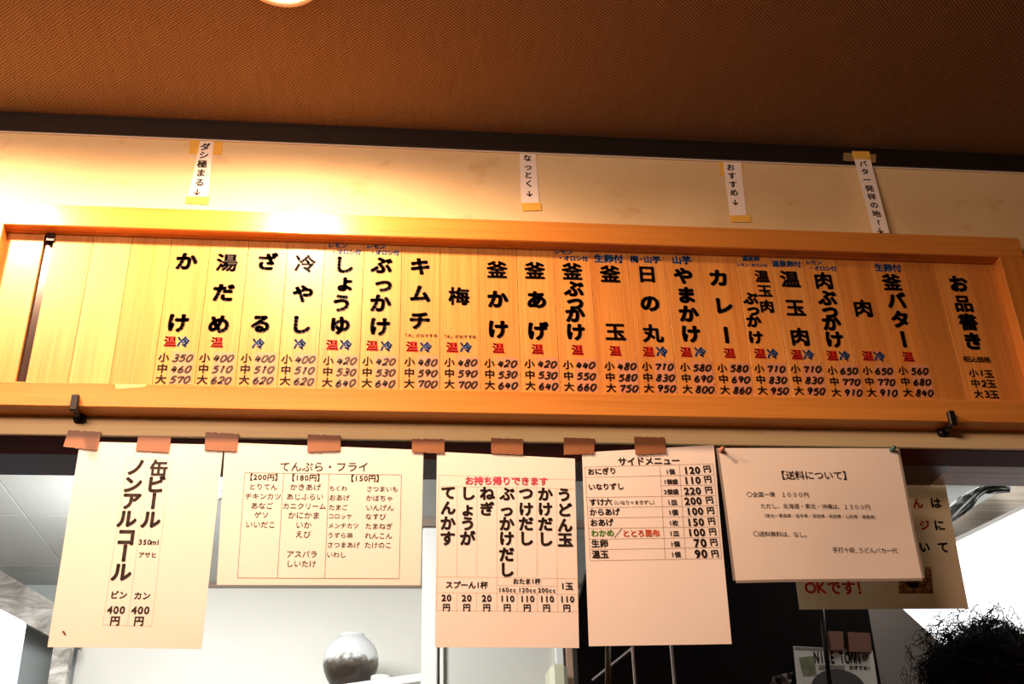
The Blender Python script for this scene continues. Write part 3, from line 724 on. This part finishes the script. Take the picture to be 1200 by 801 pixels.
# 6 yellowed poster, hanging from the beam behind
o6, s6 = page('yellowed_poster', 'yellowed laminated poster with large black and red lettering, half hidden behind the shipping notice', [(917,568.5),(1108,567.5),(1136,712.5),(936.6,714)], M['poster'], Y=YS+.006, amp=.002, ph=1.5, cat='poster', group='posters behind the opening')
T5 = lambda x, y: (840+x/3.333, 500+y/3.333)
for c_, x_, y_ in (('は',855,297),('に',870,383),('い',812,468),('て',886,468)): Print(s6).add1(c_, *s6.uv(*T5(x_, y_)), .0205, .044).build('character', M['ink'], o6, 'black character '+c_)
for c_, x_, y_ in (('ん',784,298),('ジ',812,383)): Print(s6).add1(c_, *s6.uv(*T5(x_, y_)), .0195, .04).build('character', M['red'], o6, 'red character '+c_)
Print(s6).run('OKです！', T5(343,628), T5(598,628), w=.036).build('red_lettering', M['red'], o6)
t = NT('noodle_photo'); n = t.noise(t.mapping((1, 1, 1)), 130, 3, .6, 1)
t.link(t.ramp(n, [(.35, srgb(84, 52, 26)), (.5, srgb(186, 138, 74)), (.65, srgb(226, 196, 130))]), t.b.inputs['Base Color']); M['noodle'] = t.m
Print(s6, .0003).patch([T5(712,590), T5(815,590), T5(815,545), T5(838,545), T5(848,650), T5(712,650)]).build('photo_print', M['noodle'], o6)
pr = Print(s6, .0004); c0 = s6.uv(*T5(765,606))
pr.patch([(c0[0]+.0125*math.cos(a*math.pi/9), c0[1]+.0095*math.sin(a*math.pi/9)) for a in range(9, 19)], False)
pr.build('bowl_print', M['ink'], o6)
# 5 laminated shipping notice
o5, s5 = page('shipping_notice', 'laminated white notice about delivery charges, pinned at its top corners, at right', [(842,524.6),(1051,525),(1082,676),(862,680)], M['laminate'], Y=-.0115, amp=.003, ph=.4, cat='notice', freq=14)
p = Print(s5)
p.run('【送料について】', T5(228,190), T5(528,190), w=.016)
p.run('〇全国一律　１０００円', T5(114,266), T5(357,267), w=.008)
p.run('ただし、北海道・東北・沖縄は、１３００円', T5(167,312), T5(600,312), w=.008)
p.run('（東北～青森県・岩手県・宮城県・秋田県・山形県・福島県）', T5(172,350), T5(632,350), w=.006)
p.run('〇送料無料は、なし。', T5(139,420), T5(362,423), w=.008)
p.run('手打十段_うどんバカ一代', T5(450,480), T5(709,480), w=.008)
p.build('lettering', M['ink'], o5)
rim = MB()
q = [s5.uv(*c) for c in ((842,524.6),(1051,525),(1082,676),(862,680))]
for (a, b, nx, ny) in ((q[1], q[2], 1, 0), (q[2], q[3], 0, -1), (q[3], q[0], -1, 0)):
    vs = []; n = 10
    for i in range(n+1):
        t_ = i/n; u, v = a[0]*(1-t_)+b[0]*t_, a[1]*(1-t_)+b[1]*t_
        vs += [s5.at(u, v, -.0001), s5.at(u+nx*.004, v+ny*.004, -.0001)]
    rim.add(vs, [(2*i, 2*i+1, 2*i+3, 2*i+2) for i in range(n)], True)
rim.build('laminate_rim', M['film'], o5)
for (px, py, m, lab) in ((845.5, 527.5, plain('pink_pin', srgb(176, 120, 100), .4), 'dull pink push pin at the top left corner of the shipping notice'), (1045.5, 526.5, plain('teal_pin', srgb(60, 110, 108), .3), 'teal push pin at the top right corner of the shipping notice')):
    c = P(px, py, -.014); 
    o = MB().lathe([(0, .011), (.0012, .011), (.0012, 0), (.0042, 0), (.0042, -.0015), (.0024, -.003), (.0022, -.008), (.0038, -.0095), (.0036, -.011), (0, -.0115)], (c.x, -.0115, c.z), 16, 'y').build('push_pin', m, None)
    tag(o, lab, 'pin', 'push pins of the shipping notice')

# brown packing tape pieces
ts = Surf((0, -.0092, 0), (1, 0, 0), (0, 0, 1))
tp = [([(80,503.7),(118.7,505.8),(114,527.5),(74,523)], 'brown tape piece, leftmost, at the upper left corner of the drinks sheet'),
 ([(162,510.5),(200.8,510.7),(198,530),(159,527.5)], 'brown tape piece at the top middle of the drinks sheet'),
 ([(241,506),(280,508),(277.5,528.7),(239.5,527)], 'brown tape piece bridging the drinks sheet and the tempura sheet'),
 ([(360.6,508.7),(399.3,510),(398.8,528),(360,529.5)], 'brown tape piece at the top middle of the tempura sheet'),
 ([(483,514),(521,514.3),(520.6,531),(482.4,529.6)], 'brown tape piece bridging the tempura sheet and the pink-headed sheet'),
 ([(575.4,513),(613,514),(613,532.8),(575.7,531)], 'brown tape piece at the top middle of the pink-headed sheet'),
 ([(660.5,512.3),(697,513.5),(696,531.5),(660.8,532.5)], 'brown tape piece bridging the pink-headed sheet and the side menu'),
 ([(743,511.4),(779,512.3),(780.5,531),(744.7,532.8)], 'brown tape piece at the top of the tilted side menu, rightmost')]
for c, lab in tp:
    tag(sheet('tape_piece', c, ts, M['brown_tape'], None, 10, .0004, None, 0, .0009), lab, 'tape', 'brown tape pieces holding the sheets')

# ------------------------------------------------------------------ ceiling downlights
DL = PZ(334, 7.5, CEIL)
for k, (lx, ly, lab) in enumerate(((DL.x, DL.y-.0616, 'round recessed ceiling downlight glowing at the top edge of the picture'), (DL.x-.545, DL.y-.0616, 'round recessed downlight left of the one in view'))):
    d_ = tag(empty('downlight', (lx, ly, CEIL)), lab, 'downlight', 'recessed downlights along the menu wall')
    MB().lathe([(.0616, 0), (.0616, -.002), (.059, -.0035), (.055, -.003), (.052, -.001), (.0515, 0)], (lx, ly, CEIL), 40).build('trim_ring', M['downlight_ring'], d_)
    MB().lathe([(0, -.011), (.02, -.0102), (.036, -.008), (.047, -.004), (.0512, -.0008)], (lx, ly, CEIL), 40).build('bulb', M['lamp'], d_)
    l = bpy.data.lights.new('downlight_beam', 'SPOT'); l.energy = 50 if k else 44; l.color = WARM; l.spot_size = math.radians(176); l.spot_blend = .5; l.shadow_soft_size = .035
    lo = bpy.data.objects.new('downlight_beam', l); COL.objects.link(lo); lo.location = (lx, ly, CEIL-.045)

# ------------------------------------------------------------------ kitchen things
# stained duct and post, left
o = tag(slab('exhaust_duct', [(-40, 644), (64, 706), (92, 724), (92, 757), (58, 745), (-40, 692)], 2.1, .05, M['duct']), 'grime-stained grey duct slanting down below the ceiling at far left', 'duct')
o = tag(slab('support_post', [(66, 735), (86, 735), (84, 830), (60, 830)], 2.0, .04, M['duct'], floor=True), 'stained grey upright post under the slanting duct, left', 'post')
o = tag(slab('white_cabinet', [(-60, 692), (-2, 712), (27, 727), (33, 830), (-60, 830)], 1.2, .03, plain('white_enamel', srgb(176, 190, 206), .3), floor=True), 'tall white cabinet side at the lower left corner', 'cabinet')
# tube lamp, mostly behind the sheets
lt = PZ(258, 574, KC-.05); 
tl = tag(empty('tube_lamp', (lt.x-.07, lt.y, KC-.02)), 'white tube lamp on the kitchen ceiling, glimpsed between the first two sheets', 'lamp')
MB().box(lt.x-.16, lt.x+.02, lt.y-.03, lt.y+.05, KC-.028, KC-.001, .003).build('housing', M['white_paint'], tl)
MB().tube([(lt.x-.14, lt.y, KC-.045), (lt.x, lt.y, KC-.045)], .013, 14).build('tube', M['tube_glow'], tl)
kb = PZ(253, 590, KC-.06)
MB().lathe([(0, .012), (.012, .01), (.016, 0), (.012, -.012), (0, -.016)], (lt.x-.005, lt.y-.01, KC-.066), 14).build('end_knob', M['duct'], tl)
# shelf with vase
z_sh = P(430, 797, 1.85).z
pa, pb = PZ(493, 788, z_sh), PZ(330, 811, z_sh)
sh = MB().prism([(pa.x, pa.y, z_sh-.001), (pb.x, pb.y, z_sh-.001), (pb.x, pb.y+.32, z_sh-.001), (pa.x, YB, z_sh-.001)], (0, 0, -.022)).build('wall_shelf', M['white_paint'], None)
tag(sh, 'white shelf under the round vase, beside the white post', 'shelf')
t = NT('two_tone_glaze'); tc = t.new('ShaderNodeTexCoord'); sp = t.new('ShaderNodeSeparateXYZ'); t.link(tc.outputs['Object'], sp.inputs[0])
n = t.noise(tc.outputs['Object'], 26, 5, .75)
ad = t.new('ShaderNodeMath', operation='MULTIPLY_ADD'); t.link(n, ad.inputs[0]); ad.inputs[1].default_value = .075; t.link(sp.outputs[2], ad.inputs[2])
t.link(t.ramp(ad.outputs[0], [(.088, srgb(58, 50, 44)), (.112, srgb(96, 88, 76)), (.128, srgb(220, 222, 224))]), t.b.inputs['Base Color']); t.b.inputs['Roughness'].default_value = .25
M['vase'] = t.m
vc = P(411, 780, 1.97); R_ = (P(444.5, 770, 1.97)-P(377.5, 770, 1.97)).length/2
vz = z_sh
prof = [(.0, .001), (.5, .0), (.62, .06), (.86, .36), (1.0, .8), (.97, 1.15), (.82, 1.45), (.58, 1.66), (.44, 1.74), (.47, 1.8), (.44, 1.82), (.38, 1.76), (.5, 1.6), (.3, 1.5), (0, 1.5)]
htop = P(412, 743, 1.97).z-vz
vs = MB().lathe([(a*R_, b*htop/1.82) for a, b in prof], (vc.x, 1.97, vz), 48).build('round_vase', M['vase'], None, origin=(vc.x, 1.97, vz))
ds = vs.modifiers.new('s', 'SUBSURF'); ds.levels = ds.render_levels = 1
tag(vs, 'round white vase with dark speckled lower half standing on the white shelf', 'vase')
dc = PZ(446, 790, z_sh+.012)
tag(MB().lathe([(0, 0), (.026, 0), (.03, .008), (.028, .014), (0, .014)], (dc.x, dc.y+.03, z_sh), 24).build('small_dish', M['white_paint'], None), 'small white dish on the shelf right of the vase', 'dish')
# cream rounded dispenser
cp = P(654, 790, 1.5)
tag(MB().box(P(645, 790, 1.5).x, P(666, 790, 1.5).x, 1.5, 1.613, P(650, 776, 1.5).z-.35, P(650, 776, 1.5).z, .012).build('paper_towel_dispenser', M['cream_plastic'], None), 'cream rounded box on the partition edge at bottom centre', 'dispenser')
# steel rack in the dark corner
rk = tag(empty('steel_rack', (P(745, 790, .6).x, .65, 0)), 'thin steel rack of grey bars in the dark corner below the side menu', 'rack')
def bar(a, b, Y0, Y1, wd, name='bar', mat=None, floor=False):
    q0, q1 = P(*a, Y0), P(*b, Y1)
    if floor: q1.z = 0
    return MB().tube([q0, q1], wd, 6, False).build(name, mat or M['steel'], rk)
bar((741, 758), (745, 830), .55, .55, .0028, 'post', floor=True)
bar((786, 752), (790, 830), .55, .55, .003, 'post', floor=True)
bar((742, 758.5), (695, 796), .55, .80, .0032, 'rail')
bar((742, 752), (790, 750), .55, .55, .003, 'rail')
o = MB().tube([P(712.5, 740, .45), P(712.5, 820, .45)], .0055, 8).build('hanging_hose', M['olive'], None)
tag(o, 'olive brown hose hanging vertically below the left edge of the side menu', 'hose')
pc = tag(MB().tube([P(962.5, 700, .5), P(965, 740, .5), P(976, 830, .5)], .0048, 8).build('black_cable', M['black'], None), 'black cable running down in front of the small town flyer', 'cable')
# town flyer on the dark wall
o7 = sheet('town_flyer', [(929.5,756.5),(1022.5,762),(1036,850),(938,846)], Surf((0, .875, 0), (1, 0, 0), (0, 0, 1)), plain('flyer_paper', srgb(206, 202, 192), .6), None, 6)
tag(o7, 'pale flyer headed NICE TOWN on the dark wall, bottom right', 'flyer', 'posters behind the opening')
s7 = Surf((0, .8745, 0), (1, 0, 0), (0, 0, 1)); T7 = lambda x, y: (900+x/4, 660+y/4)
Print(s7).run('NICE TOWN', T7(215,438), T7(432,441), size=.036, w=.03).run('が', T7(438,440), T7(468,441), w=.03).run('おすすめ!', T7(380,487), T7(482,490), w=.03).build('lettering', M['ink'], o7)
r = Print(s7)
for y in (478, 486, 494): r.line(T7(238, y), T7(360, y+2), .0022)
r.line(T7(125, 396), T7(380, 408), .006)
r.build('fine_print', plain('grey_print', srgb(120, 116, 110), .6), o7)
Print(s7).patch([T7(145,440), T7(215,432), T7(228,522), T7(168,527)]).build('photo_print', plain('green_photo', srgb(112, 116, 84), .6, var=.5, vs=40), o7)
u_, v_ = s7.uv(*T7(330, 585))
Print(s7).patch([(u_+.062*math.cos(a*math.pi/12), v_+.042*math.sin(a*math.pi/12)) for a in range(24)], False).build('round_print', plain('dark_print', srgb(60, 58, 56), .6), o7)
for c, lab in (([T7(283,316), T7(352,318), T7(356,405), T7(300,405)], 'brown cardboard piece above the town flyer, nearer the cable'), ([T7(374,320), T7(478,325), T7(488,416), T7(382,412)], 'brown cardboard piece above the town flyer, nearer the grey wall')):
    tag(slab('cardboard_piece', c, .862, .012, M['kraft']), lab, 'cardboard')
# crumpled grey plastic sheet above the slanted board
t = NT('grey_plastic_film'); n = t.noise(t.mapping((1, 1, 1)), 18, 5, .7, 1.5)
t.link(t.ramp(n, [(.35, srgb(70, 70, 72)), (.6, srgb(170, 172, 172))]), t.b.inputs['Base Color']); t.b.inputs['Roughness'].default_value = .4; M['film_grey'] = t.m
sh = MB()
up = [(1100,597),(1114,588.5),(1128,581),(1142,573.5),(1153,567.5),(1163,566),(1173,567),(1184,572)]
lo = [(1100,622),(1117,612),(1128,604),(1138,595),(1146,584),(1154,578),(1166,577),(1184,575)]
vsx = []
for k, (a, b) in enumerate(zip(up, lo)):
    for j in range(6):
        f = j/5; vsx.append(P(a[0]*(1-f)+b[0]*f, a[1]*(1-f)+b[1]*f, .70+.025*math.sin(k*1.9+j*2.3)+rnd(-.008, .008)))
fsx = [(i*6+j, i*6+j+1, (i+1)*6+j+1, (i+1)*6+j) for i in range(7) for j in range(5)]
sh.add(vsx, fsx, True)
o = sh.build('crumpled_sheet', M['film_grey'], None); so = o.modifiers.new('t', 'SOLIDIFY'); so.thickness = .003
tag(o, 'crumpled grey plastic sheet tucked between the window-lit end of the beam and the slanted board', 'plastic sheet')
# clear bag bit
o = MB()
vsx = []; 
for i in range(6):
    for j in range(5):
        vsx.append(P(898+i*5+j*2, 812-j*5-i*1.2, .5+.02*math.sin(i*2.1+j*1.7)))
o.add(vsx, [(i*5+j, i*5+j+1, (i+1)*5+j+1, (i+1)*5+j) for i in range(5) for j in range(4)])
o = o.build('plastic_bag', plain('shiny_plastic', srgb(120, 112, 118), .12), None); so = o.modifiers.new('t', 'SOLIDIFY'); so.thickness = .002
tag(o, 'crinkled shiny plastic bag corner at the bottom edge, left of the flyer', 'bag')

# ------------------------------------------------------------------ person behind the counter
YPP = .42
hc = P(1162, 800, YPP); hx, hz = hc.x, P(1160, 742, YPP).z-.115      # head centre
per = tag(empty('person', (hx, YPP, 0)), 'person with dark curly hair standing behind the opening, only the hair in view', 'person')
sk = bpy.data.meshes.new('body')
k = hz/1.60
J = [(0,0,.93,.125),(0,0,1.08,.115),(0,.0,1.25,.125),(0,.0,1.38,.105),(0,.0,1.445,.05),(0,-.01,1.50,.052),(0,-.015,1.56,.078),(0,-.012,1.63,.086),(0,-.005,1.69,.062),
     (.1,0,.90,.085),(.11,-.01,.5,.058),(.11,.02,.09,.038),(.12,-.13,.035,.03), (-.1,0,.90,.085),(-.11,-.01,.5,.058),(-.11,.02,.09,.038),(-.12,-.13,.035,.03),
     (.17,0,1.37,.055),(.235,.02,1.10,.042),(.22,-.12,.93,.028),(-.17,0,1.37,.055),(-.235,.02,1.10,.042),(-.22,-.12,.93,.028)]
E_ = [(0,1),(1,2),(2,3),(3,4),(4,5),(5,6),(6,7),(7,8),(0,9),(9,10),(10,11),(11,12),(0,13),(13,14),(14,15),(15,16),(3,17),(17,18),(18,19),(3,20),(20,21),(21,22)]
for side, wr in ((1, 19), (-1, 22)):            # palm and five fingers each
    w_ = J[wr]; pi_ = len(J); J.append((w_[0]-.005*side, w_[1]-.065, w_[2]-.01, .022)); E_.append((wr, pi_))
    for f_, (dx, L_) in enumerate(((-.034, .045), (-.022, .07), (-.007, .078), (.008, .072), (.022, .055))):
        b_ = len(J); px_, py_, pz_ = J[pi_][:3]
        J.append((px_+dx*side*.9, py_-.02 if f_ else py_+.01, pz_, .0095)); J.append((px_+dx*side*(1.3 if f_ == 0 else 1), py_-.02-L_*.5, pz_-.008, .0088)); J.append((px_+dx*side*(1.4 if f_ == 0 else 1), py_-.02-L_, pz_-.028, .0075))
        E_ += [(pi_, b_), (b_, b_+1), (b_+1, b_+2)]
sk.from_pydata([(x*k, -y*k, z*k) for x, y, z, r in J], E_, [])
body = bpy.data.objects.new('body', sk); COL.objects.link(body); body.parent = per
md = body.modifiers.new('skin', 'SKIN'); md.use_smooth_shade = True
if not sk.skin_vertices: sk.attributes.new('x', 'FLOAT', 'POINT')
for i, (x, y, z, r) in enumerate(J):
    sv = sk.skin_vertices[0].data[i]; sv.radius = (r*k*(1.25 if i < 4 else 1), r*k*(.85 if i < 4 else 1)); sv.use_root = (i == 0)
md2 = body.modifiers.new('sub', 'SUBSURF'); md2.levels = md2.render_levels = 2
t = NT('skin_and_clothes'); tc = t.new('ShaderNodeTexCoord'); sp = t.new('ShaderNodeSeparateXYZ'); t.link(tc.outputs['Object'], sp.inputs[0])
dv = t.new('ShaderNodeMath', operation='DIVIDE'); t.link(sp.outputs[2], dv.inputs[0]); dv.inputs[1].default_value = 2.0
r_ = t.ramp(dv.outputs[0], [(0, srgb(30, 28, 28)), (.045*k, srgb(50, 54, 70)), (.475*k, srgb(40, 42, 48)), (.72*k, srgb(206, 160, 128))])
for nd in t.n:
    if nd.type == 'VALTORGB': nd.color_ramp.interpolation = 'CONSTANT'
t.link(r_, t.b.inputs['Base Color']); sk.materials.append(t.m)
HC = Vector((hx, YPP, hz+.014))
skin = plain('skin', srgb(206, 160, 128), .5)
FYH = YPP+.1*k                                     # the face looks into the kitchen
MB().lathe([(0, .014), (.01, .011), (.014, 0), (.01, -.011), (0, -.014)], (hx-.032, FYH-.018, hz+.0), 12).build('eye', M['white_paint'], per)
MB().lathe([(0, .014), (.01, .011), (.014, 0), (.01, -.011), (0, -.014)], (hx+.032, FYH-.018, hz+.0), 12).build('eye', M['white_paint'], per)
MB().tube([(hx, FYH-.01, hz+.0), (hx, FYH+.004, hz-.03), (hx, FYH-.006, hz-.042)], [.006, .013, .008], 8).build('nose', skin, per)
MB().tube([(hx-.024, FYH-.016, hz-.072), (hx, FYH-.004, hz-.07), (hx+.024, FYH-.016, hz-.072)], [.003, .007, .003], 8).build('mouth', plain('lips', srgb(176, 96, 86), .5), per)
for s_ in (-1, 1): MB().lathe([(0, .03), (.008, .024), (.011, 0), (.008, -.022), (0, -.028)], (hx+s_*.088*k, YPP+.0, hz-.01), 10).build('ear', skin, per)
# curly hair: a dense cap and loose coils
hair = MB()
cap = []; nn, mm = 28, 16
for j in range(mm+1):
    for i in range(nn):
        th = math.pi*.74*j/mm; a = 2*math.pi*i/nn
        d = Vector((math.sin(th)*math.cos(a), math.sin(th)*math.sin(a), math.cos(th)))
        rr = .108+.010*noise.noise(d*4)+.007*noise.noise(d*9)
        if d.y > .35 and d.z < .35: rr = .075
        cap.append(HC+Vector((d.x*rr*1.05, d.y*rr*1.1, d.z*rr)))
hair.add(cap, [(j*nn+i, j*nn+(i+1) % nn, (j+1)*nn+(i+1) % nn, (j+1)*nn+i) for j in range(mm) for i in range(nn)], True)
for s_ in range(1500):
    th = math.acos(rnd(-.6, 1)); a = rnd(0, 2*math.pi)
    d = Vector((math.sin(th)*math.cos(a), math.sin(th)*math.sin(a), math.cos(th)))
    if d.y > .4 and d.z < .3: continue
    base = HC+Vector((d.x*.108, d.y*.112, d.z*.103))
    T1 = d.orthogonal().normalized(); T2_ = d.cross(T1); an = rnd(0, 6.28); T1, T2_ = T1*math.cos(an)+T2_*math.sin(an), T2_*math.cos(an)-T1*math.sin(an)
    big = s_ % 4 == 0; cr = rnd(.012, .022) if big else rnd(.006, .014); L = rnd(.03, .055) if big else rnd(.008, .026); turns = rnd(.7, 1.6); pts = []
    for q_ in range(9):
        f = q_/8; an = f*turns*2*math.pi
        pts.append(base+d*(L*math.sin(f*2.4)+cr*.5*math.sin(an))+T1*(cr*math.cos(an)-cr)+T2_*(rnd(-.001, .001)+f*.028))
    hair.tube(pts, .0007, 3, False, False)
ho = hair.build('hair', plain('dark_curly_hair', srgb(12, 10, 9), .75, spec=.12), per); ho['label'] = 'dark curly hair with loose coils'
